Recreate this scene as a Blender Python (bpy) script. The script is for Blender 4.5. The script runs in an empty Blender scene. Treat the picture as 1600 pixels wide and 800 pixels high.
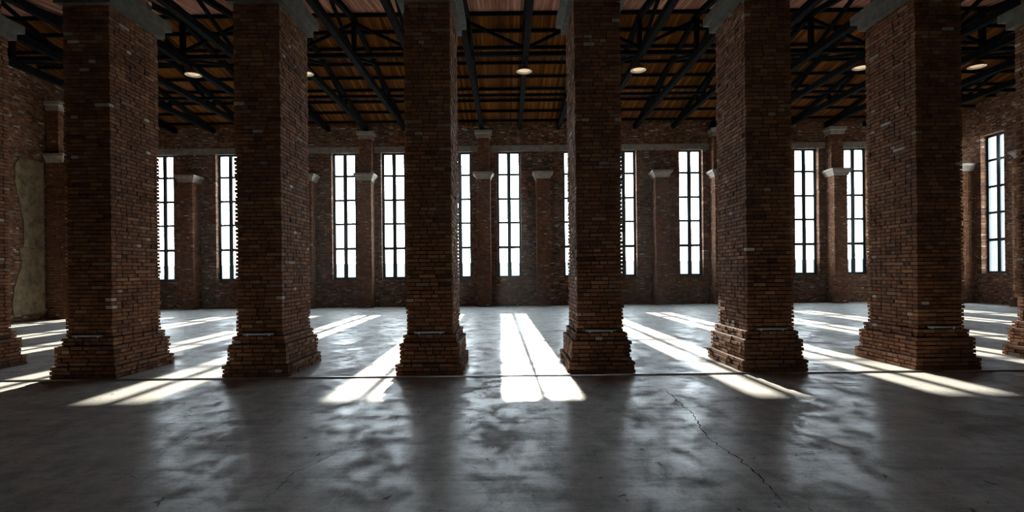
import bpy, math, random
from mathutils import Vector, Matrix

# ------------------------------------------------------------------ camera, sky, sun, exposure
scene = bpy.context.scene
COL = scene.collection
EYE = 1.61
F_PX, CX, CY = 850.0, 795.0, 424.0
ROLL = 0.0105
cam_d = bpy.data.cameras.new('camera')
cam_d.sensor_width = 36.0
cam_d.lens = 36.0 * F_PX / 1600.0
cam_d.shift_x = (800.0 - CX) / 1600.0
cam_d.shift_y = (CY - 400.0) / 1600.0
cam_d.clip_start = 0.02
cam_d.clip_end = 500
cam = bpy.data.objects.new('camera', cam_d)
cam.matrix_world = Matrix.Translation((0, 0, EYE)) @ Matrix.Rotation(math.pi / 2, 4, 'X') @ Matrix.Rotation(-ROLL, 4, 'Z')
COL.objects.link(cam)
scene.camera = cam

SKY_STRENGTH = 20.0
SUN_STRENGTH = 27.0
SUN_TAN = 0.379
SUN_SIDE = -0.0204
world = bpy.data.worlds.new('sky')
scene.world = world
world.use_nodes = True
wn = world.node_tree
wn.nodes.clear()
wo = wn.nodes.new('ShaderNodeOutputWorld')
wb = wn.nodes.new('ShaderNodeBackground')
wb.inputs['Color'].default_value = (0.83, 0.94, 1.0, 1)
wb.inputs['Strength'].default_value = SKY_STRENGTH
wn.links.new(wb.outputs[0], wo.inputs[0])

sun_d = bpy.data.lights.new('sun', 'SUN')
sun_d.energy = SUN_STRENGTH
sun_d.angle = math.radians(0.53)
sun_d.color = (1.0, 0.90, 0.74)
sun = bpy.data.objects.new('sun', sun_d)
to_sun = Vector((SUN_SIDE, 1.0, SUN_TAN)).normalized()
sun.rotation_mode = 'QUATERNION'
sun.rotation_quaternion = to_sun.to_track_quat('Z', 'Y')
sun.location = (0, 40, 25)
COL.objects.link(sun)

scene.view_settings.view_transform = 'Standard'
scene.view_settings.look = 'None'
scene.view_settings.exposure = 0.0
scene.view_settings.gamma = 1.0
scene.view_settings.use_curve_mapping = False
scene.cycles.max_bounces = 10
scene.cycles.diffuse_bounces = 5
scene.cycles.transparent_max_bounces = 16
scene.cycles.sample_clamp_indirect = 12.0
scene.cycles.caustics_reflective = False
scene.cycles.caustics_refractive = False
scene.cycles.use_denoising = True
scene.cycles.filter_width = 1.1

R = random.Random(7)

# ------------------------------------------------------------------ dimensions (metres, +Y into the hall)
WALL_IN, WALL_OUT, FRAME_Y = 25.6, 26.02, 25.9
X_LEFT, X_RIGHT = -17.3, 20.7
BACK_Y = -3.2
EAVE, RIDGE_Y = 8.52, 17.15
SLOPE = 0.1515
RIDGE_Z = EAVE + SLOPE * (WALL_IN - RIDGE_Y)
BAY, TALL_X = 5.45, -1.12
COURSE, STRETCH = 0.063, 0.25
PIL_Y, PIL_W, PIL_D = 8.62, 0.73, 1.20       # near face, width, depth
PILLARS = [-6.66 + 2.7 * i for i in range(-1, 7)]
ORD = ['first', 'second', 'third', 'fourth', 'fifth', 'sixth', 'seventh', 'eighth', 'ninth', 'tenth', 'eleventh', 'twelfth',
       'thirteenth', 'fourteenth', 'fifteenth', 'sixteenth', 'seventeenth', 'eighteenth', 'nineteenth', 'twentieth', 'twenty-first']


def roof_z(y):
    return RIDGE_Z - SLOPE * abs(y - RIDGE_Y)


# ------------------------------------------------------------------ materials
def mat(name):
    m = bpy.data.materials.new(name)
    m.use_nodes = True
    nt = m.node_tree
    nt.nodes.clear()
    out = nt.nodes.new('ShaderNodeOutputMaterial')
    return m, nt, out


def nd(nt, t, **kw):
    n = nt.nodes.new(t)
    for k, v in kw.items():
        if k in n.inputs:
            n.inputs[k].default_value = v
        else:
            setattr(n, k, v)
    return n


def ramp(nt, stops, interp='LINEAR'):
    n = nt.nodes.new('ShaderNodeValToRGB')
    cr = n.color_ramp
    cr.interpolation = interp
    while len(cr.elements) < len(stops):
        cr.elements.new(0.5)
    for e, (p, c) in zip(cr.elements, stops):
        e.position = p
        e.color = (c[0], c[1], c[2], 1) if not isinstance(c, (int, float)) else (c, c, c, 1)
    return n


def mix(nt, kind, fac, a, b):
    n = nt.nodes.new('ShaderNodeMix')
    n.data_type = 'RGBA'
    n.blend_type = kind
    for sock, v in ((n.inputs[0], fac), (n.inputs[6], a), (n.inputs[7], b)):
        if hasattr(v, 'is_linked'):
            nt.links.new(v, sock)
        elif isinstance(v, (int, float)):
            sock.default_value = v
        else:
            sock.default_value = (v[0], v[1], v[2], 1)
    return n.outputs[2]


def simple(name, col, rough=0.6, metal=0.0, noise=0.0, nscale=8.0, bump=0.0, emit=0.0, spec=0.5):
    m, nt, out = mat(name)
    p = nd(nt, 'ShaderNodeBsdfPrincipled', Roughness=rough, Metallic=metal)
    p.inputs['Base Color'].default_value = (*col, 1)
    p.inputs['Specular IOR Level'].default_value = spec
    if noise or bump:
        tc = nd(nt, 'ShaderNodeNewGeometry')
        nz = nd(nt, 'ShaderNodeTexNoise', Scale=nscale, Detail=6.0, Roughness=0.65)
        nt.links.new(tc.outputs['Position'], nz.inputs['Vector'])
        if noise:
            r = ramp(nt, [(0.3, tuple(c * (1 - noise) for c in col)), (0.7, tuple(min(1, c * (1 + noise)) for c in col))])
            nt.links.new(nz.outputs['Fac'], r.inputs[0])
            nt.links.new(r.outputs[0], p.inputs['Base Color'])
        if bump:
            b = nd(nt, 'ShaderNodeBump', Strength=bump, Distance=0.02)
            nt.links.new(nz.outputs['Fac'], b.inputs['Height'])
            nt.links.new(b.outputs[0], p.inputs['Normal'])
    if emit:
        p.inputs['Emission Color'].default_value = (*col, 1)
        p.inputs['Emission Strength'].default_value = emit
    nt.links.new(p.outputs[0], out.inputs[0])
    return m


BRICK_STOPS = [(0.0, (0.085, 0.040, 0.024)), (0.2, (0.16, 0.064, 0.032)), (0.45, (0.225, 0.093, 0.043)),
               (0.66, (0.28, 0.126, 0.058)), (0.82, (0.35, 0.18, 0.09)), (0.93, (0.21, 0.145, 0.10)), (1.0, (0.58, 0.49, 0.40))]


def brick_mesh_mat():
    m, nt, out = mat('brick')
    p = nd(nt, 'ShaderNodeBsdfPrincipled', Roughness=0.85)
    p.inputs['Specular IOR Level'].default_value = 0.25
    at = nd(nt, 'ShaderNodeAttribute', attribute_name='tone')
    r = ramp(nt, BRICK_STOPS)
    nt.links.new(at.outputs['Fac'], r.inputs[0])
    g = nd(nt, 'ShaderNodeNewGeometry')
    nz = nd(nt, 'ShaderNodeTexNoise', Scale=38.0, Detail=5.0, Roughness=0.7)
    nt.links.new(g.outputs['Position'], nz.inputs['Vector'])
    r2 = ramp(nt, [(0.25, 0.72), (0.75, 1.2)])
    nt.links.new(nz.outputs['Fac'], r2.inputs[0])
    nz2 = nd(nt, 'ShaderNodeTexNoise', Scale=2.2, Detail=4.0)
    nt.links.new(g.outputs['Position'], nz2.inputs['Vector'])
    r3 = ramp(nt, [(0.3, 0.78), (0.7, 1.15)])
    nt.links.new(nz2.outputs['Fac'], r3.inputs[0])
    c = mix(nt, 'MULTIPLY', 1.0, r.outputs[0], r2.outputs[0])
    c = mix(nt, 'MULTIPLY', 1.0, c, r3.outputs[0])
    nt.links.new(c, p.inputs['Base Color'])
    b = nd(nt, 'ShaderNodeBump', Strength=0.55, Distance=0.006)
    nt.links.new(nz.outputs['Fac'], b.inputs['Height'])
    nt.links.new(b.outputs[0], p.inputs['Normal'])
    nt.links.new(p.outputs[0], out.inputs[0])
    return m


def brick_wall_mat():
    m, nt, out = mat('brickwork')
    p = nd(nt, 'ShaderNodeBsdfPrincipled', Roughness=0.85)
    p.inputs['Specular IOR Level'].default_value = 0.25
    g = nd(nt, 'ShaderNodeNewGeometry')
    s = nd(nt, 'ShaderNodeSeparateXYZ')
    nt.links.new(g.outputs['Position'], s.inputs[0])
    a = nd(nt, 'ShaderNodeMath', operation='ADD')
    nt.links.new(s.outputs[0], a.inputs[0])
    nt.links.new(s.outputs[1], a.inputs[1])
    cb = nd(nt, 'ShaderNodeCombineXYZ')
    nt.links.new(a.outputs[0], cb.inputs[0])
    nt.links.new(s.outputs[2], cb.inputs[1])
    bt = nd(nt, 'ShaderNodeTexBrick', Scale=1.0)
    bt.inputs['Brick Width'].default_value = STRETCH
    bt.inputs['Row Height'].default_value = COURSE
    bt.inputs['Mortar Size'].default_value = 0.006
    bt.inputs['Mortar Smooth'].default_value = 0.2
    bt.inputs['Color1'].default_value = (0, 0, 0, 1)
    bt.inputs['Color2'].default_value = (1, 1, 1, 1)
    bt.inputs['Mortar'].default_value = (0, 0, 0, 1)
    bt.squash = 0.5
    bt.squash_frequency = 2
    nt.links.new(cb.outputs[0], bt.inputs['Vector'])
    r = ramp(nt, BRICK_STOPS)
    nt.links.new(bt.outputs['Color'], r.inputs[0])
    nz = nd(nt, 'ShaderNodeTexNoise', Scale=3.0, Detail=5.0)
    nt.links.new(g.outputs['Position'], nz.inputs['Vector'])
    r3 = ramp(nt, [(0.3, 0.6), (0.7, 1.15)])
    nt.links.new(nz.outputs['Fac'], r3.inputs[0])
    c = mix(nt, 'MULTIPLY', 1.0, r.outputs[0], r3.outputs[0])
    c = mix(nt, 'MIX', bt.outputs['Fac'], c, (0.035, 0.028, 0.024))
    nt.links.new(c, p.inputs['Base Color'])
    inv = nd(nt, 'ShaderNodeMath', operation='SUBTRACT')
    inv.inputs[0].default_value = 1.0
    nt.links.new(bt.outputs['Fac'], inv.inputs[1])
    b = nd(nt, 'ShaderNodeBump', Strength=0.7, Distance=0.01)
    nt.links.new(inv.outputs[0], b.inputs['Height'])
    nt.links.new(b.outputs[0], p.inputs['Normal'])
    nt.links.new(p.outputs[0], out.inputs[0])
    return m


def floor_mat():
    m, nt, out = mat('concrete_floor')
    p = nd(nt, 'ShaderNodeBsdfPrincipled')
    g = nd(nt, 'ShaderNodeNewGeometry')
    mp = nd(nt, 'ShaderNodeMapping')
    mp.inputs['Scale'].default_value = (1.5, 1.15, 1)
    nt.links.new(g.outputs['Position'], mp.inputs[0])

    def noise(sc, det, rough=0.6, dist=0.0):
        n = nd(nt, 'ShaderNodeTexNoise', Scale=sc, Detail=det, Roughness=rough, Distortion=dist)
        nt.links.new(mp.outputs[0], n.inputs['Vector'])
        return n.outputs['Fac']
    mp2 = nd(nt, 'ShaderNodeMapping')
    mp2.inputs['Scale'].default_value = (0.55, 5.5, 1)
    mp2.inputs['Rotation'].default_value = (0, 0, 0.06)
    nt.links.new(g.outputs['Position'], mp2.inputs[0])
    big, mid, fine = noise(0.9, 6, 0.62, 0.5), noise(2.4, 13, 0.75, 0.3), noise(30.0, 8, 0.75)
    st = nd(nt, 'ShaderNodeTexNoise', Scale=2.4, Detail=10.0, Roughness=0.72)
    nt.links.new(mp2.outputs[0], st.inputs['Vector'])
    streak = st.outputs['Fac']
    c1 = ramp(nt, [(0.30, (0.26, 0.268, 0.262)), (0.47, (0.40, 0.405, 0.395)), (0.58, (0.48, 0.48, 0.465)), (0.72, (0.57, 0.565, 0.545))])
    nt.links.new(mid, c1.inputs[0])
    c2 = ramp(nt, [(0.3, 0.8), (0.7, 1.12)])
    nt.links.new(big, c2.inputs[0])
    c3 = ramp(nt, [(0.32, 0.72), (0.45, 0.96), (0.7, 1.12)])
    nt.links.new(fine, c3.inputs[0])
    c4 = ramp(nt, [(0.33, 0.78), (0.5, 1.0), (0.7, 1.1)])
    nt.links.new(streak, c4.inputs[0])
    c = mix(nt, 'MULTIPLY', 1.0, c1.outputs[0], c2.outputs[0])
    c = mix(nt, 'MULTIPLY', 1.0, c, c3.outputs[0])
    c = mix(nt, 'MULTIPLY', 1.0, c, c4.outputs[0])
    # small dark pits and oil spots
    sp = noise(5.5, 4, 0.55, 0.6)
    c5 = ramp(nt, [(0.29, 0.25), (0.33, 1.0)])
    nt.links.new(sp, c5.inputs[0])
    c = mix(nt, 'MULTIPLY', 1.0, c, c5.outputs[0])
    nt.links.new(c, p.inputs['Base Color'])
    mm = mix(nt, 'MIX', 0.62, big, mid)
    mm = mix(nt, 'MIX', 0.15, mm, streak)
    mm = mix(nt, 'MIX', 0.15, mm, fine)
    r1 = ramp(nt, [(0.40, 0.82), (0.47, 0.60), (0.505, 0.42), (0.56, 0.31)])
    nt.links.new(mm, r1.inputs[0])
    nt.links.new(r1.outputs[0], p.inputs['Roughness'])
    p.inputs['Specular IOR Level'].default_value = 0.4
    bm = mix(nt, 'MIX', 0.3, mid, fine)
    bm = mix(nt, 'MIX', 0.3, bm, streak)
    b = nd(nt, 'ShaderNodeBump', Strength=0.22, Distance=0.014)
    nt.links.new(bm, b.inputs['Height'])
    nt.links.new(b.outputs[0], p.inputs['Normal'])
    nt.links.new(p.outputs[0], out.inputs[0])
    return m


def plank_mat(name, cols):
    m, nt, out = mat(name)
    p = nd(nt, 'ShaderNodeBsdfPrincipled', Roughness=0.8)
    p.inputs['Specular IOR Level'].default_value = 0.0
    g = nd(nt, 'ShaderNodeNewGeometry')
    s = nd(nt, 'ShaderNodeSeparateXYZ')
    nt.links.new(g.outputs['Position'], s.inputs[0])
    d = nd(nt, 'ShaderNodeMath', operation='DIVIDE')
    d.inputs[1].default_value = 0.11
    nt.links.new(s.outputs[0], d.inputs[0])
    fl = nd(nt, 'ShaderNodeMath', operation='FLOOR')
    nt.links.new(d.outputs[0], fl.inputs[0])
    wn_ = nd(nt, 'ShaderNodeTexWhiteNoise', noise_dimensions='1D')
    nt.links.new(fl.outputs[0], wn_.inputs['W'])
    r = ramp(nt, [(0.0, cols[0]), (0.5, cols[1]), (1.0, cols[2])])
    nt.links.new(wn_.outputs['Value'], r.inputs[0])
    fr = nd(nt, 'ShaderNodeMath', operation='FRACT')
    nt.links.new(d.outputs[0], fr.inputs[0])
    gap = ramp(nt, [(0.0, 0.1), (0.05, 1.0), (0.95, 1.0), (1.0, 0.1)])
    nt.links.new(fr.outputs[0], gap.inputs[0])
    mp = nd(nt, 'ShaderNodeMapping')
    mp.inputs['Scale'].default_value = (22, 0.9, 0.9)
    nt.links.new(g.outputs['Position'], mp.inputs[0])
    nz = nd(nt, 'ShaderNodeTexNoise', Scale=1.0, Detail=5.0)
    nt.links.new(mp.outputs[0], nz.inputs['Vector'])
    r2 = ramp(nt, [(0.3, 0.6), (0.7, 1.2)])
    nt.links.new(nz.outputs['Fac'], r2.inputs[0])
    c = mix(nt, 'MULTIPLY', 1.0, r.outputs[0], r2.outputs[0])
    c = mix(nt, 'MULTIPLY', 1.0, c, gap.outputs[0])
    nt.links.new(c, p.inputs['Base Color'])
    b = nd(nt, 'ShaderNodeBump', Strength=0.6, Distance=0.01)
    nt.links.new(gap.outputs[0], b.inputs['Height'])
    nt.links.new(b.outputs[0], p.inputs['Normal'])
    nt.links.new(p.outputs[0], out.inputs[0])
    return m


def glass_mat(name, tint=(0.97, 0.99, 1.0)):
    m, nt, out = mat(name)
    t = nd(nt, 'ShaderNodeBsdfTransparent')
    t.inputs[0].default_value = (*tint, 1)
    gl = nd(nt, 'ShaderNodeBsdfGlossy', Roughness=0.03)
    fr = nd(nt, 'ShaderNodeFresnel', IOR=1.45)
    mx = nd(nt, 'ShaderNodeMixShader')
    nt.links.new(fr.outputs[0], mx.inputs[0])
    nt.links.new(t.outputs[0], mx.inputs[1])
    nt.links.new(gl.outputs[0], mx.inputs[2])
    nt.links.new(mx.outputs[0], out.inputs[0])
    return m


def frosted_mat():
    m, nt, out = mat('frosted_glass')
    t = nd(nt, 'ShaderNodeBsdfTranslucent')
    t.inputs[0].default_value = (0.30, 0.335, 0.35, 1)
    d = nd(nt, 'ShaderNodeBsdfDiffuse')
    d.inputs[0].default_value = (0.5, 0.53, 0.54, 1)
    mx = nd(nt, 'ShaderNodeMixShader')
    mx.inputs[0].default_value = 0.2
    nt.links.new(t.outputs[0], mx.inputs[1])
    nt.links.new(d.outputs[0], mx.inputs[2])
    nt.links.new(mx.outputs[0], out.inputs[0])
    return m


M_BRICK = brick_mesh_mat()
M_MORTAR = simple('mortar', (0.022, 0.017, 0.014), 0.95, noise=0.4, nscale=20)
M_WALL = brick_wall_mat()
M_FLOOR = floor_mat()
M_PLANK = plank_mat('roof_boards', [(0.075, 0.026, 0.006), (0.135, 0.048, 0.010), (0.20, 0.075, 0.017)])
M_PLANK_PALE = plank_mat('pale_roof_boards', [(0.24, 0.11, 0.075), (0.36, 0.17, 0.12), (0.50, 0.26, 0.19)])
M_STONE = simple('cast_stone', (0.34, 0.30, 0.25), 0.8, noise=0.3, nscale=7, bump=0.25)
M_STONE_DARK = simple('weathered_stone', (0.105, 0.10, 0.085), 0.85, noise=0.35, nscale=7, bump=0.25)
M_CONC = simple('concrete', (0.27, 0.235, 0.195), 0.85, noise=0.35, nscale=5, bump=0.25)
M_PLASTER = simple('old_plaster', (0.21, 0.155, 0.085), 0.9, noise=0.6, nscale=3.5, bump=0.35)
M_TIMBER = simple('dark_timber', (0.007, 0.007, 0.0075), 0.9, noise=0.5, nscale=9, bump=0.3, spec=0.02)
M_FRAME = simple('window_paint', (0.018, 0.035, 0.042), 0.45, noise=0.2, nscale=12)
M_GLASS = glass_mat('clear_glass')
M_FROST = frosted_mat()
M_STEEL = simple('grey_steel', (0.42, 0.44, 0.46), 0.35, 1.0, noise=0.2, nscale=20)
M_TUBE = simple('tube_housing', (0.42, 0.50, 0.57), 0.3, 0.0)
M_CLIP = simple('pale_clip', (0.65, 0.68, 0.70), 0.4)
M_SHADE = simple('lamp_enamel_dark', (0.20, 0.13, 0.105), 0.5, 0.0)
M_WHITE = simple('lamp_enamel_white', (0.85, 0.80, 0.72), 0.35)
M_BULB = simple('lamp_glow', (0.95, 0.68, 0.42), 0.5, emit=0.42)
M_CRACK = simple('crack_dirt', (0.012, 0.012, 0.012), 1.0)
M_ROOFOUT = simple('roof_sheet', (0.08, 0.06, 0.05), 0.8)


# ------------------------------------------------------------------ mesh helpers
class MB:
    def __init__(self):
        self.v, self.f, self.t, self.m = [], [], [], []

    def quadbox(self, c8, tone=0.5, mi=0):
        n = len(self.v)
        self.v += [tuple(p) for p in c8]
        for q in ((0, 3, 2, 1), (4, 5, 6, 7), (0, 1, 5, 4), (1, 2, 6, 5), (2, 3, 7, 6), (3, 0, 4, 7)):
            self.f.append(tuple(n + i for i in q))
            self.t.append(tone)
            self.m.append(mi)

    def box(self, x0, x1, y0, y1, z0, z1, tone=0.5, mi=0):
        self.quadbox([(x0, y0, z0), (x1, y0, z0), (x1, y1, z0), (x0, y1, z0),
                      (x0, y0, z1), (x1, y0, z1), (x1, y1, z1), (x0, y1, z1)], tone, mi)

    def beam(self, a, b, w, h, up=(0, 0, 1), mi=0):
        a, b = Vector(a), Vector(b)
        d = (b - a).normalized()
        s = d.cross(Vector(up)).normalized()
        u = s.cross(d).normalized()
        c = []
        for p in (a, b):
            c.append([p - s * w / 2 - u * h / 2, p + s * w / 2 - u * h / 2, p + s * w / 2 + u * h / 2, p - s * w / 2 + u * h / 2])
        self.quadbox(c[0] + c[1], 0.5, mi)

    def tube(self, a, b, r0, r1=None, n=14, mi=0):
        r1 = r0 if r1 is None else r1
        a, b = Vector(a), Vector(b)
        d = (b - a).normalized()
        s = d.orthogonal().normalized()
        u = d.cross(s)
        k = len(self.v)
        for p, r in ((a, r0), (b, r1)):
            for i in range(n):
                q = 2 * math.pi * i / n
                self.v.append(tuple(p + s * math.cos(q) * r + u * math.sin(q) * r))
        for i in range(n):
            j = (i + 1) % n
            self.add((k + i, k + j, k + n + j, k + n + i), mi)
        self.add(tuple(k + n - 1 - i for i in range(n)), mi)
        self.add(tuple(k + n + i for i in range(n)), mi)

    def add(self, f, mi=0, tone=0.5):
        self.f.append(f)
        self.t.append(tone)
        self.m.append(mi)

    def lathe(self, prof, n=28, c=(0, 0, 0), mi=0):
        k = len(self.v)
        for (r, z) in prof:
            for i in range(n):
                q = 2 * math.pi * i / n
                self.v.append((c[0] + r * math.cos(q), c[1] + r * math.sin(q), c[2] + z))
        for a in range(len(prof) - 1):
            for i in range(n):
                j = (i + 1) % n
                self.add((k + a * n + i, k + a * n + j, k + (a + 1) * n + j, k + (a + 1) * n + i), mi)

    def loft(self, prof, x0, x1, y0, y1, back=True, mi=0):
        """rectangular rings (overhang, z); back=False keeps the y1 side flush with a wall"""
        k = len(self.v)
        for (o, z) in prof:
            yb = y1 + o if back else y1
            self.v += [(x0 - o, y0 - o, z), (x1 + o, y0 - o, z), (x1 + o, yb, z), (x0 - o, yb, z)]
        n = len(prof)
        self.add((k + 3, k + 2, k + 1, k), mi)
        for a in range(n - 1):
            for i in range(4):
                j = (i + 1) % 4
                self.add((k + a * 4 + i, k + a * 4 + j, k + a * 4 + 4 + j, k + a * 4 + 4 + i), mi)
        e = k + (n - 1) * 4
        self.add((e, e + 1, e + 2, e + 3), mi)

    def build(self, name, mats, parent=None, smooth=False, link=True):
        me = bpy.data.meshes.new(name)
        me.from_pydata(self.v, [], self.f)
        if not isinstance(mats, (list, tuple)):
            mats = [mats]
        for m in mats:
            me.materials.append(m)
        at = me.attributes.new('tone', 'FLOAT', 'FACE')
        at.data.foreach_set('value', self.t)
        me.polygons.foreach_set('material_index', self.m)
        if smooth:
            me.polygons.foreach_set('use_smooth', [True] * len(self.f))
        me.update()
        o = bpy.data.objects.new(name, me)
        COL.objects.link(o)
        if parent:
            o.parent = parent
        return o


def thing(name, label, cat, loc=(0, 0, 0), rz=0.0, group=None):
    o = bpy.data.objects.new(name, None)
    o.empty_display_size = 0.2
    COL.objects.link(o)
    o.location = loc
    o.rotation_euler = (0, 0, rz)
    return tag(o, label, cat, group)


def tag(o, label, cat, group=None):
    o['label'] = label
    o['category'] = cat
    if group:
        o['group'] = group
    return o


def struct(o, label=None, cat=None):
    o['kind'] = 'structure'
    if label:
        o['label'] = label
    if cat:
        o['category'] = cat
    return o


def dup(root, label, loc, rz=None):
    c = root.copy()
    COL.objects.link(c)
    c.location = loc
    if rz is not None:
        c.rotation_euler = (0, 0, rz)
    c['label'] = label
    for ch in list(root.children):
        d = ch.copy()
        COL.objects.link(d)
        d.parent = c
        for g in list(ch.children):
            e = g.copy()
            COL.objects.link(e)
            e.parent = d
    return c


def brick_block(mb, x0, x1, y0, y1, z0, n, rnd, back=True, core=True, jit=0.005):
    """n courses of English bond round a mortar core; y1 is the far side (left bare when back=False)"""
    gap = 0.015
    dep = 0.10
    if core:
        i = 0.022
        mb.box(x0 + i, x1 - i, y0 + i, y1 - (i if back else 0), z0, z0 + n * COURSE - 0.002, 0.0, 1)
    for k in range(n):
        za, zb = z0 + k * COURSE + gap * 0.5, z0 + (k + 1) * COURSE - gap * 0.5
        header = k % 2 == 1

        def row(length, front=False):
            """brick ends along one face; the narrow faces mix stretchers, three-quarters and headers"""
            if header:
                sizes = [STRETCH / 2] if not front else [STRETCH / 2, STRETCH / 2, STRETCH * 0.75]
            else:
                sizes = [STRETCH, STRETCH, STRETCH * 0.5] if not front else [STRETCH, STRETCH * 0.75, STRETCH * 0.75, STRETCH * 0.5]
            cuts = [0.0]
            if not header and rnd.random() < 0.6:
                cuts.append(STRETCH * 0.5 * (1 - 0.5 * (rnd.random() < 0.4)))
            while cuts[-1] < length - 1e-6:
                cuts.append(cuts[-1] + rnd.choice(sizes))
            k_ = length / cuts[-1] if cuts[-1] - length < 0.08 or len(cuts) < 4 else None
            if k_ is None:
                cuts.pop()
                k_ = length / cuts[-1]
            cuts = [c * k_ for c in cuts]
            cuts = [c if q in (0, len(cuts) - 1) else c + rnd.uniform(-0.004, 0.004) for q, c in enumerate(cuts)]
            cuts[-1] = length
            return [(a, b) for a, b in zip(cuts, cuts[1:]) if b - a > 0.02]

        def tone():
            t = rnd.gauss(0.47, 0.17)
            if rnd.random() < 0.025:
                t = rnd.uniform(0.9, 1.0)
            return min(1.0 if t > 0.95 else 0.9, max(0.0, t))
        own = (k // 1) % 2 == 0        # which pair of faces owns the corners in this course
        ins = 0 if own else dep
        for side in (('f', 'b') if back else ('f',)):
            for a, b in row(x1 - x0 - 2 * ins, True):
                j, zj = rnd.gauss(0, jit), rnd.uniform(-0.002, 0.002)
                if a == 0 and own:
                    ea = rnd.gauss(0, jit)
                else:
                    ea = gap / 2
                eb = -rnd.gauss(0, jit) if (own and b > x1 - x0 - 2 * ins - 1e-6) else gap / 2
                if side == 'f':
                    mb.box(x0 + ins + a + ea, x0 + ins + b - eb, y0 - j, y0 + dep, za + zj, zb + zj, tone())
                else:
                    mb.box(x0 + ins + a + ea, x0 + ins + b - eb, y1 - dep, y1 + j, za + zj, zb + zj, tone())
        ins2 = dep if own else 0
        for side in 'lr':
            ya, yb = y0 + ins2, y1 - (ins2 if back else 0)
            for a, b in row(yb - ya):
                j, zj = rnd.gauss(0, jit), rnd.uniform(-0.002, 0.002)
                ea = rnd.gauss(0, jit) if (a == 0 and not own) else gap / 2
                eb = gap / 2 if (own or b < yb - ya - 1e-6) else (-rnd.gauss(0, jit) if back else 0)
                if side == 'l':
                    mb.box(x0 - j, x0 + dep, ya + a + ea, ya + b - eb, za + zj, zb + zj, tone())
                else:
                    mb.box(x1 - dep, x1 + j, ya + a + ea, ya + b - eb, za + zj, zb + zj, tone())


# ------------------------------------------------------------------ the setting
mb = MB()
mb.box(X_LEFT - 0.6, X_RIGHT + 0.7, BACK_Y - 0.4, WALL_OUT, -0.25, 0.0)
floor = struct(mb.build('floor', M_FLOOR))


def floor_pt(px, py):
    y = py + ROLL * (px - CX)
    d = F_PX * EYE / (y - CY)
    return (px - CX) / F_PX * d, d


def crack(points, wid):
    c = MB()
    pts = [floor_pt(*p) for p in points]
    fin = []
    for (a, b) in zip(pts, pts[1:]):
        L = math.hypot(b[0] - a[0], b[1] - a[1])
        n = max(2, int(L / 0.05))
        nx, ny = -(b[1] - a[1]) / L, (b[0] - a[0]) / L
        for i in range(n):
            t = i / n
            j = R.gauss(0, 0.012) if 0 < i else 0
            fin.append((a[0] + (b[0] - a[0]) * t + nx * j, a[1] + (b[1] - a[1]) * t + ny * j, nx, ny))
    fin.append((pts[-1][0], pts[-1][1], fin[-1][2], fin[-1][3]))
    for i, (x, y, nx, ny) in enumerate(fin):
        w = wid * R.uniform(0.3, 1.2) * min(1, (i + 0.3) / 4, (len(fin) - i - 0.7) / 4)
        c.v += [(x - nx * w, y - ny * w, 0.0012), (x + nx * w, y + ny * w, 0.0012)]
    for i in range(len(fin) - 1):
        c.add((2 * i, 2 * i + 1, 2 * i + 3, 2 * i + 2))
    return c.build('crack', M_CRACK, floor)


crack([(1036, 608), (1058, 628), (1080, 646), (1088, 662), (1102, 682), (1122, 698), (1146, 712), (1168, 730), (1190, 750), (1208, 776), (1226, 792)], 0.006)
crack([(398, 788), (424, 770), (446, 750), (456, 738), (480, 729), (512, 713), (540, 702)], 0.004)
crack([(878, 681), (905, 683), (925, 681), (946, 677)], 0.004)
crack([(1203, 764), (1216, 780), (1242, 800)], 0.004)
crack([(430, 727), (446, 731), (470, 729)], 0.003)
jm = MB()
xx = X_LEFT
while xx < X_RIGHT - 0.1:                          # thin casting joint across the slab, a little wavy
    y0 = 9.15
    jm.add(tuple(range(len(jm.v), len(jm.v) + 4)))
    jm.v += [(xx, y0 - 0.004, 0.001), (xx + 0.5, y0 - 0.004, 0.001), (xx + 0.5, y0 + 0.004, 0.001), (xx, y0 + 0.004, 0.001)]
    xx += 0.5
jm.build('slab_joint', M_CRACK, floor)

# window positions
SILL, HEAD, WIN_W = 1.30, 7.30, 1.127
TALLS = [TALL_X + BAY * k for k in range(-2, 4)]
WINS = []
for k in range(-3, 5):
    for s in (-1, 1):
        x = TALL_X + BAY * k + s * 1.165
        if X_LEFT + 0.8 < x < X_RIGHT - 0.8:
            WINS.append(x)

mb = MB()
edges = [X_LEFT - 0.6]
for x in WINS:
    edges += [x - WIN_W / 2, x + WIN_W / 2]
edges.append(X_RIGHT + 0.7)
for i in range(0, len(edges), 2):
    mb.box(edges[i], edges[i + 1], WALL_IN, WALL_OUT, -0.2, HEAD)
for x in WINS:
    mb.box(x - WIN_W / 2, x + WIN_W / 2, WALL_IN, WALL_OUT, -0.2, SILL)
mb.box(edges[0], edges[-1], WALL_IN, WALL_OUT, HEAD, 8.60)
wall_back = struct(mb.build('wall_back', M_WALL))

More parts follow.
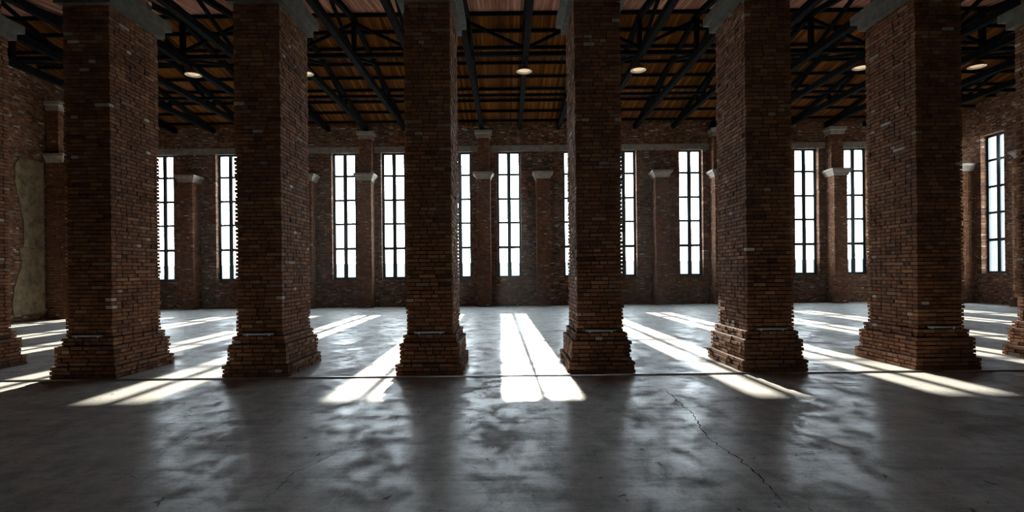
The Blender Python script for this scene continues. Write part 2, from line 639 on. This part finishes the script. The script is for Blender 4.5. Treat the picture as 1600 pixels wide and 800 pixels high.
WR_Y = 23.25                                       # window in the right wall
mb = MB()
XO = X_RIGHT + 0.42
mb.box(X_RIGHT, XO, BACK_Y, WR_Y - WIN_W / 2, -0.2, 8.2)
mb.box(X_RIGHT, XO, WR_Y + WIN_W / 2, WALL_IN, -0.2, 8.2)
mb.box(X_RIGHT, XO, WR_Y - WIN_W / 2, WR_Y + WIN_W / 2, -0.2, SILL)
mb.box(X_RIGHT, XO, WR_Y - WIN_W / 2, WR_Y + WIN_W / 2, HEAD, 8.2)
mb.box(X_RIGHT, XO, BACK_Y, WALL_IN, 8.2, 10.2)
wall_right = struct(mb.build('wall_right', M_WALL))
mb = MB()
mb.box(X_LEFT - 0.6, X_LEFT, BACK_Y, WALL_IN, -0.2, 10.2)
wall_left = struct(mb.build('wall_left', M_WALL))
REAR_FILL = [0.6]                # unseen window added behind the camera to light the pillar fronts
mb = MB()
e = [X_LEFT - 0.6] + [v for x in REAR_FILL for v in (x - 0.5, x + 0.5)] + [XO]
for i in range(0, len(e), 2):
    mb.box(e[i], e[i + 1], BACK_Y - 0.4, BACK_Y, 1.5, 2.75)
mb.box(e[0], e[-1], BACK_Y - 0.4, BACK_Y, -0.2, 1.5)
mb.box(e[0], e[-1], BACK_Y - 0.4, BACK_Y, 2.75, 10.2)
wall_rear = struct(mb.build('wall_rear', M_WALL))

# plaster left on the side wall: two ragged slabs, one above the other
def ragged_slab(name, y0, y1, z0, z1, seed):
    r = random.Random(seed)
    loop = []
    n = 22
    for i in range(n + 1):
        t = i / n
        loop.append((y0 + 0.2 * math.sin(t * 5 + seed) * (0.4 + t) + r.uniform(-0.03, 0.03), z0 + (z1 - z0) * t))
    for i in range(5):
        loop.append((y0 + (y1 - y0) * (i + 1) / 5, z1 + r.uniform(-0.05, 0.05) * (i < 4)))
    loop.append((y1, z0))
    m_ = MB()
    k = len(loop)
    for x in (X_LEFT + 0.03, X_LEFT):
        m_.v += [(x, a, b) for a, b in loop]
    m_.add(tuple(range(k)))
    for i in range(k):
        j = (i + 1) % k
        m_.add((i, k + i, k + j, j))
    o = m_.build(name, M_PLASTER, wall_left)
    o['label'] = 'remains of tan plaster'
    return o


ragged_slab('plaster_patch', 19.3, 20.24, 2.65, 5.85, 1)
ragged_slab('plaster_patch', 19.05, 20.24, 0.25, 2.60, 4)

# roof: boarded slopes over the nave, and the lean-to over the near aisle
T = 0.08
xa, xb = X_LEFT - 0.6, XO


def slope_slab(name, ya, za, yb, zb, m):
    b = MB()
    b.quadbox([(xa, ya, za), (xb, ya, za), (xb, yb, zb), (xa, yb, zb),
               (xa, ya, za + T), (xb, ya, za + T), (xb, yb, zb + T), (xa, yb, zb + T)])
    return struct(b.build(name, m))


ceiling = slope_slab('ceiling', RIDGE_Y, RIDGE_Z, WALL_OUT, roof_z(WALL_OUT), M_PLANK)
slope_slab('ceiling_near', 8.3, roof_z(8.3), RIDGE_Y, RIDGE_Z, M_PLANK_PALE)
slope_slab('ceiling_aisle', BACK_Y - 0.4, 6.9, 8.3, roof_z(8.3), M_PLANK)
mb = MB()
mb.beam((xa, RIDGE_Y, RIDGE_Z - 0.06), (xb, RIDGE_Y, RIDGE_Z - 0.06), 0.07, 0.12)
mb.build('ridge_board', M_TIMBER, ceiling)

# concrete lintel band, broken at the tall pilasters
cuts = [X_LEFT] + [v for x in TALLS for v in (x - 0.30, x + 0.30)] + [X_RIGHT]
for i in range(0, len(cuts), 2):
    mb = MB()
    mb.box(cuts[i], cuts[i + 1], WALL_IN - 0.04, WALL_IN, 7.24, 7.53)
    struct(mb.build('trim_%d' % (i // 2 + 1), M_CONC))

MUNTINS = [2.76, 3.93, 5.06, 6.21]


def window_meshes():
    """frame centred on x=0, frame plane at y=0"""
    fr, gl, fz = MB(), MB(), MB()
    h = WIN_W / 2
    b = 0.10
    fr.box(-h, -h + b, -0.04, 0.05, SILL, HEAD)
    fr.box(h - b, h, -0.04, 0.05, SILL, HEAD)
    fr.box(-h + b, h - b, -0.04, 0.05, SILL, SILL + b)
    fr.box(-h + b, h - b, -0.04, 0.05, HEAD - b, HEAD)
    for s in (-1, 1):                                 # the meeting stiles of the two casements
        fr.box(s * 0.045 - 0.040, s * 0.045 + 0.040, -0.03, 0.04, SILL + b, HEAD - b)
    fr.box(-0.0055, 0.0055, 0.0, 0.03, SILL + b, HEAD - b)
    for i, z in enumerate(MUNTINS):
        t = 0.060 if i == 0 else 0.047
        for s in (-1, 1):
            xa_, xb_ = sorted((s * 0.084, s * (h - b)))
            fr.box(xa_, xb_, -0.025, 0.035, z - t, z + t)
    zs = [SILL + b] + MUNTINS + [HEAD - b]
    for s in (-1, 1):
        xa_, xb_ = sorted((s * 0.084, s * (h - b)))
        for i in range(5):
            t0 = 0 if i == 0 else (0.060 if i == 1 else 0.047)
            t1 = 0 if i == 4 else (0.060 if i == 0 else 0.047)
            gl.add(tuple(range(len(gl.v), len(gl.v) + 4)))
            gl.v += [(xa_, 0.005, zs[i] + t0), (xb_, 0.005, zs[i] + t0), (xb_, 0.005, zs[i + 1] - t1), (xa_, 0.005, zs[i + 1] - t1)]
        fz.box(xa_, xb_, 0.012, 0.018, SILL + b, 2.03)
    return fr, gl, fz


fr, gl, fz = window_meshes()
proto = struct(fr.build('window_1', M_FRAME))
gp = gl.build('pane', M_GLASS, proto)
zp = fz.build('frosted_film', M_FROST, proto)
zp['label'] = 'frosted lower pane'
allw = [(x, FRAME_Y, 0.0) for x in WINS] + [(X_RIGHT + 0.30, WR_Y, -math.pi / 2)]
for i, (x, y, rz) in enumerate(allw):
    if i == 0:
        o = proto
    else:
        o = proto.copy()
        COL.objects.link(o)
        o.name = 'window_%d' % (i + 1)
        for ch in list(proto.children):
            if i == len(allw) - 1 and ch.name.startswith('frosted'):
                continue
            c = ch.copy()
            COL.objects.link(c)
            c.parent = o
    o.location = (x, y, 0)
    o.rotation_euler = (0, 0, rz)

b = MB()
g = MB()
x, y = REAR_FILL[0], BACK_Y - 0.2
for (xa_, xb_, za, zb) in ((x - 0.5, x - 0.44, 1.5, 2.75), (x + 0.44, x + 0.5, 1.5, 2.75), (x - 0.03, x + 0.03, 1.56, 2.69),
                           (x - 0.44, x + 0.44, 1.5, 1.56), (x - 0.44, x + 0.44, 2.69, 2.75)):
    b.box(xa_, xb_, y - 0.03, y + 0.03, za, zb)
o = struct(b.build('window_%d' % (len(allw) + 1), M_FRAME))  # added window in the rear wall, out of view, for soft fill light
for s in (-1, 1):
    xa_, xb_ = sorted((x + s * 0.03, x + s * 0.44))
    g.add(tuple(range(len(g.v), len(g.v) + 4)))
    g.v += [(xa_, y, 1.56), (xb_, y, 1.56), (xb_, y, 2.69), (xa_, y, 2.69)]
g.build('pane', M_GLASS, o)

# ------------------------------------------------------------------ the row of brick pillars
CAP = [(0.0, 5.895), (0.085, 5.90), (0.085, 6.03), (0.09, 6.036), (0.165, 6.05), (0.165, 6.19), (0.13, 6.205), (0.0, 6.215)]
PCAP = [(0.0, 5.84), (0.025, 5.85), (0.025, 5.88), (0.04, 5.92), (0.065, 5.97), (0.10, 6.03), (0.135, 6.07), (0.155, 6.075), (0.155, 6.165), (0.0, 6.175)]
UCAP = [(0.0, 7.80), (0.05, 7.81), (0.05, 7.97), (0.12, 8.0), (0.12, 8.13), (0.0, 8.14)]
PILLAR_LABEL = ['brick pillar cut off by the left edge of the photo',
                'wide dark brick pillar, second from the left, by the plaster patch',
                'brick pillar third from the left, between two pairs of left windows',
                'brick pillar left of the central sunlit strip of floor',
                'brick pillar right of the central sunlit strip of floor',
                'brick pillar third from the right, sunlit on its left base',
                'brick pillar second from the right, long sun strip along its base',
                'brick pillar cut off by the right edge of the photo']


def make_pillar(i, x):
    rnd = random.Random(100 + i)
    t = thing('brick_pillar', PILLAR_LABEL[i], 'pillar', (x, PIL_Y + PIL_D / 2, 0), 0, 'row of big brick pillars')
    hw, hd = PIL_W / 2, PIL_D / 2
    p = MB()
    z = 0.0
    for off, n in ((0.148, 3), (0.098, 5), (0.048, 2)):
        brick_block(p, -hw - off, hw + off, -hd - off, hd + off, z, n, rnd, jit=0.007)
        z += n * COURSE
    p.build('plinth', [M_BRICK, M_MORTAR], t)
    s = MB()
    n = math.ceil((5.875 - z) / COURSE)
    brick_block(s, -hw, hw, -hd, hd, z, n, rnd)
    s.build('shaft', [M_BRICK, M_MORTAR], t)
    c = MB()
    c.loft(CAP, -hw, hw, -hd, hd)
    c.build('capital', M_STONE_DARK, t)
    u = MB()
    u.box(-hw + 0.06, hw - 0.06, -hd + 0.06, hd - 0.06, 6.21, 7.80)
    u.build('upper_shaft', M_WALL, t)
    c = MB()
    c.loft([(a, b - 6.215 + 8.16) for a, b in CAP], -hw + 0.06, hw - 0.06, -hd + 0.06, hd - 0.06)
    c.build('upper_capital', M_STONE_DARK, t)
    return t


for i, x in enumerate(PILLARS):
    make_pillar(i, x)


# ------------------------------------------------------------------ pilasters along the walls
PW, PP, PU = 0.62, 0.70, 0.45      # width, projection below and above the lower cap
def pilaster_parts(tall, plinth, seed, t, pp=PP):
    """local frame: wall face at y=0, pilaster projecting to -y"""
    rnd = random.Random(seed)
    z = 0.0
    if plinth:
        p = MB()
        for off, n in ((0.148, 3), (0.098, 5), (0.048, 2)):
            brick_block(p, -PW / 2 - off, PW / 2 + off, -pp - off, 0, z, n, rnd, back=False, jit=0.006)
            z += n * COURSE
        p.build('plinth', [M_BRICK, M_MORTAR], t)
    s = MB()
    brick_block(s, -PW / 2, PW / 2, -PP, 0, z, math.ceil((5.84 - z) / COURSE), rnd, back=False)
    s.build('shaft', [M_BRICK, M_MORTAR], t)
    c = MB()
    c.loft(PCAP, -PW / 2, PW / 2, -pp, 0, back=False)
    c.build('capital', M_STONE, t)
    if tall:
        u = MB()
        n = int((7.80 - 6.215) / COURSE)
        brick_block(u, -PW / 2 + 0.03, PW / 2 - 0.03, -PU, 0, 7.80 - n * COURSE, n, rnd, back=False)
        u.box(-PW / 2 + 0.035, PW / 2 - 0.035, -PU + 0.005, 0, 6.21, 7.80 - n * COURSE, 0.2, 1)
        u.build('upper_shaft', [M_BRICK, M_MORTAR], t)
        c = MB()
        c.loft(UCAP, -PW / 2 + 0.03, PW / 2 - 0.03, -PU, 0, back=False)
        c.build('upper_capital', M_STONE, t)


TALL_LABELS = {-1: 'tall two-tier brick pilaster between the left pair of windows, upper and lower stone caps',
               0: 'tall two-tier brick pilaster just right of the fourth pillar, upper and lower caps',
               2: 'tall two-tier brick pilaster half hidden behind the third pillar from the right',
               3: 'tall two-tier brick pilaster between the two windows right of the sixth pillar'}
SHORT_LABELS = {-3: 'short brick pilaster with one stone cap, between the two leftmost windows',
                -2: 'short brick pilaster showing beside the right edge of the third pillar',
                0: 'short brick pilaster with one cap, right of the central window',
                1: 'short brick pilaster with one cap, between the fifth and sixth pillars'}
first = None
for k, lab in TALL_LABELS.items():
    loc = (TALL_X + BAY * k, WALL_IN - 0.022, 0)
    if first is None:
        first = thing('tall_pilaster', lab, 'pilaster', loc, 0, 'tall two-tier pilasters on the window wall')
        pilaster_parts(True, False, 11, first)
    else:
        dup(first, lab, loc)
first = None
for k, lab in SHORT_LABELS.items():
    loc = (TALL_X + BAY * k + BAY / 2, WALL_IN - 0.022, 0)
    if first is None:
        first = thing('short_pilaster', lab, 'pilaster', loc, 0, 'short pilasters on the window wall')
        pilaster_parts(False, False, 21, first)
    else:
        dup(first, lab, loc)
t = thing('side_pilaster', 'red brick pilaster with two pale caps on the left side wall beside the plaster', 'pilaster', (X_LEFT + 0.06, 20.62, 0), math.pi / 2)
pilaster_parts(True, False, 31, t, 0.60)
t = thing('side_pilaster', 'brick pilaster with stepped base on the right side wall in front of its window', 'pilaster', (X_RIGHT - 0.022, 21.25, 0), -math.pi / 2)
pilaster_parts(True, True, 32, t, 0.56)
t = thing('side_pilaster', 'dark brick pilaster in the far right corner beyond the side window', 'pilaster', (X_RIGHT - 0.022, 24.45, 0), -math.pi / 2)
pilaster_parts(False, False, 33, t, 0.68)

# ------------------------------------------------------------------ small fittings
mb = MB()
k = len(mb.v)
sec = [(8.335, 0.0), (8.337, 0.016), (8.345, 0.021), (8.375, 0.021), (8.383, 0.016), (8.385, 0.0)]
for xx in (X_LEFT + 0.02, X_RIGHT - 0.02):
    mb.v += [(xx, y, z) for y, z in sec]
for i in range(6):
    j = (i + 1) % 6
    mb.add((i, 6 + i, 6 + j, j))
mb.add((5, 4, 3, 2, 1, 0))
mb.add((6, 7, 8, 9, 10, 11))
con = mb.build('floor_conduit', M_STEEL)
tag(con, 'thin grey metal strip laid along the floor in front of the pillar bases', 'strip')


def make_tube_light(label, loc, rz, group):
    t = thing('tube_light', label, 'light', loc, rz, group)
    b = MB()
    b.tube((-0.24, 0, 0.028), (0.24, 0, 0.028), 0.019)
    b.build('housing', M_TUBE, t, smooth=True)
    for s in (-1, 1):
        c = MB()
        c.tube((s * 0.245, 0, 0.028), (s * 0.232, 0, 0.028), 0.022)
        c.build('end_cap', M_STEEL, t)
        c = MB()
        c.box(s * 0.17 - 0.012, s * 0.17 + 0.012, -0.024, 0.022, 0.0, 0.010)
        c.box(s * 0.17 - 0.012, s * 0.17 + 0.012, -0.026, -0.019, 0.0, 0.034)
        c.build('bracket', M_CLIP, t)
    return t


TL = ['first from the left', 'second from the left', 'third from the left', 'third from the right', 'second from the right', 'first from the right']
proto = None
for i in range(6):
    x = PILLARS[i + 1]
    loc = (x, PIL_Y - 0.022 , 10 * COURSE + 0.001)
    lab = 'slim tube light on a pillar base, ' + TL[i]
    if proto is None:
        proto = make_tube_light(lab, loc, 0, 'tube lights on the pillar bases')
    else:
        dup(proto, lab, loc)
FOOT = [(TALL_X - BAY, 'under the tall pilaster between the left pair of windows'), (TALL_X, 'under the tall pilaster right of the fourth pillar'),
        (TALL_X - 2.5 * BAY, 'under the leftmost short pilaster'),
        (TALL_X + 0.5 * BAY, 'under the short pilaster right of the central window'),
        (TALL_X + 1.5 * BAY, 'under the short pilaster left of the sixth pillar')]
for x, lab in FOOT:
    o = dup(proto, 'tube light on the floor ' + lab, (x, WALL_IN - PP - 0.08, 0.0))
    o['group'] = 'tube lights at the feet of the pilasters'

# ------------------------------------------------------------------ roof timbers
TRUSS_DX, TRUSS_X0 = 1.8, 0.6
TIE0, TIE1 = 8.27, 8.46
trusses = [TRUSS_X0 + TRUSS_DX * j for j in range(-9, 11)]


def make_truss(label, x):
    t = thing('roof_truss', label, 'roof truss', (x, 0, 0), 0, 'dark timber roof trusses')
    zt = (TIE0 + TIE1) / 2
    y0, y1 = 2 * RIDGE_Y - WALL_IN, WALL_IN - 0.01
    b = MB()
    b.beam((0, y0, zt), (0, y1, zt), 0.17, 0.20)
    b.build('tie_beam', M_TIMBER, t)
    off = 0.10 + 0.09
    for ye in (y0, y1):
        r = MB()
        r.beam((0, ye, roof_z(ye) - off), (0, RIDGE_Y, RIDGE_Z - off), 0.13, 0.16)
        r.build('rafter', M_TIMBER, t)
    k = MB()
    k.beam((0, RIDGE_Y, TIE1 - 0.02), (0, RIDGE_Y, RIDGE_Z - 0.2), 0.13, 0.15, up=(0, 1, 0))
    k.build('king_post', M_TIMBER, t)
    for s in (-1, 1):
        for (ya, yb) in ((0.15, 2.6), (5.0, 2.9)):
            m_ = MB()
            m_.beam((0, RIDGE_Y + s * ya, TIE1 - 0.01), (0, RIDGE_Y + s * yb, roof_z(RIDGE_Y + s * yb) - off), 0.09, 0.09)
            m_.build('strut', M_TIMBER, t)
        m_ = MB()
        m_.beam((0, RIDGE_Y + s * 5.15, TIE1 - 0.02), (0, RIDGE_Y + s * 5.15, roof_z(RIDGE_Y + s * 5.15) - off), 0.09, 0.09, up=(0, 1, 0))
        m_.build('post', M_TIMBER, t)
    return t


proto = None
for i, x in enumerate(trusses):
    lab = 'dark timber roof truss with tie beam and struts, %s from the left' % ORD[i]
    if proto is None:
        proto = make_truss(lab, x)
    else:
        dup(proto, lab, (x, 0, 0))

yy = [RIDGE_Y + 0.94 + 0.995 * i for i in range(8)]
for i, y in enumerate(yy):
    b = MB()
    z = roof_z(y) - 0.052
    b.beam((X_LEFT + 0.01, y, z), (X_RIGHT - 0.01, y, z), 0.09, 0.10)
    o = b.build('roof_purlin', M_TIMBER)
    tag(o, 'long dark purlin under the roof boards, %s down from the ridge' % ORD[i], 'purlin', 'purlins of the far roof slope')
for y, w, lab in ((RIDGE_Y + 0.17, 0.13, 'thick dark beam lying on the tie beams below the ridge'),
                  (21.3, 0.10, 'dark beam lying on the tie beams halfway to the window wall')):
    b = MB()
    b.beam((X_LEFT + 0.01, y, TIE1 + w / 2), (X_RIGHT - 0.01, y, TIE1 + w / 2), w, w)
    tag(b.build('binder_beam', M_TIMBER), lab, 'beam', 'long beams on the roof trusses')
for i in range(len(trusses) - 1):
    xa_, xb_ = trusses[i] + 0.07, trusses[i + 1] - 0.07
    za, zb = (TIE1 + 0.2, 9.45) if i % 2 else (9.45, TIE1 + 0.2)
    b = MB()
    b.beam((xa_, RIDGE_Y - 0.0, za), (xb_, RIDGE_Y - 0.0, zb), 0.08, 0.09)
    o = b.build('diagonal_brace', M_TIMBER)
    tag(o, 'slanting timber brace below the ridge between the %s and %s trusses from the left' % (ORD[i], ORD[i + 1]), 'brace', 'diagonal braces between the trusses')

# ------------------------------------------------------------------ pendant lamps
LAMPS = [(-10.05, 'enamel pendant lamp between the second and third pillars'),
         (-6.45, 'enamel pendant lamp half hidden by the right edge of the third pillar'),
         (0.56, 'enamel pendant lamp in the middle opening between the central pillars'),
         (4.22, 'enamel pendant lamp between the fifth and sixth pillars'),
         (11.36, 'enamel pendant lamp half hidden by the left edge of the seventh pillar'),
         (15.08, 'enamel pendant lamp nearest the right side of the photo')]


def make_lamp(label, loc):
    t = thing('pendant_lamp', label, 'lamp', loc, 0, 'enamel pendant lamps')
    s = MB()
    s.lathe([(0.252, 0.0), (0.258, 0.006), (0.25, 0.025), (0.215, 0.07), (0.165, 0.105), (0.145, 0.115), (0.14, 0.15), (0.10, 0.165), (0.085, 0.175), (0.085, 0.225), (0.06, 0.24), (0.03, 0.245), (0.03, 0.26), (0.0, 0.26)])
    s.build('shade', M_SHADE, t, smooth=True)
    s = MB()
    s.lathe([(0.248, 0.002), (0.238, 0.03), (0.19, 0.078), (0.11, 0.105), (0.0, 0.11)])
    o = s.build('reflector', M_WHITE, t, smooth=True)
    o['label'] = 'white enamel inside of the shade'
    b = MB()
    b.lathe([(0.0, 0.018), (0.09, 0.022), (0.16, 0.034), (0.195, 0.052), (0.19, 0.062), (0.0, 0.062)])
    o = b.build('diffuser', M_BULB, t, smooth=True)
    o['label'] = 'warm cream glowing diffuser'
    return t


proto = None
for x, lab in LAMPS:
    loc = (x, 17.45, TIE0 - 0.262)
    if proto is None:
        proto = make_lamp(lab, loc)
    else:
        dup(proto, lab, loc)

# ------------------------------------------------------------------ outside: ground and the building across the street
mb = MB()
mb.box(-150, 150, WALL_OUT + 0.3, 250, -0.6, -0.4)
mb.box(XO + 0.3, 150, -60, WALL_OUT + 0.3, -0.6, -0.4)
struct(mb.build('ground', simple('pale_paving', (0.45, 0.44, 0.42), 0.9, noise=0.15, nscale=0.5)))

# office block to the right, seen through the side window
def facade_mat():
    m, nt, out = mat('blue_facade')
    p = nd(nt, 'ShaderNodeBsdfPrincipled', Roughness=0.5)
    g = nd(nt, 'ShaderNodeNewGeometry')
    s_ = nd(nt, 'ShaderNodeSeparateXYZ')
    nt.links.new(g.outputs['Position'], s_.inputs[0])
    a = nd(nt, 'ShaderNodeMath', operation='ADD')
    nt.links.new(s_.outputs[0], a.inputs[0])
    nt.links.new(s_.outputs[1], a.inputs[1])
    cb = nd(nt, 'ShaderNodeCombineXYZ')
    nt.links.new(a.outputs[0], cb.inputs[0])
    nt.links.new(s_.outputs[2], cb.inputs[1])
    bt = nd(nt, 'ShaderNodeTexBrick', Scale=1.0, offset=0.0)
    bt.inputs['Brick Width'].default_value = 1.6
    bt.inputs['Row Height'].default_value = 1.5
    bt.inputs['Mortar Size'].default_value = 0.16
    bt.inputs['Color1'].default_value = (0.022, 0.046, 0.066, 1)
    bt.inputs['Color2'].default_value = (0.030, 0.056, 0.074, 1)
    bt.inputs['Mortar'].default_value = (0.055, 0.072, 0.084, 1)
    nt.links.new(cb.outputs[0], bt.inputs['Vector'])
    nt.links.new(bt.outputs['Color'], p.inputs['Base Color'])
    nt.links.new(p.outputs[0], out.inputs[0])
    return m


mb = MB()
mb.box(48, 66, 34, 74, -0.4, 34)
t = mb.build('office_block', facade_mat())
tag(t, 'pale blue office block outside the right side window', 'building')

# thin dusty haze in the hall, lit by the sun through the windows
m, nt, out = mat('dusty_air')
v = nd(nt, 'ShaderNodeVolumeScatter', Density=0.0002, Anisotropy=0.7)
v.inputs['Color'].default_value = (0.92, 0.96, 1.0, 1)
nt.links.new(v.outputs[0], out.inputs['Volume'])
mb = MB()
mb.box(X_LEFT - 0.3, X_RIGHT + 0.35, BACK_Y - 0.3, WALL_OUT - 0.05, -0.1, 10.1)
o = mb.build('haze', m)
o['kind'] = 'stuff'
tag(o, 'thin dusty haze filling the hall', 'haze')
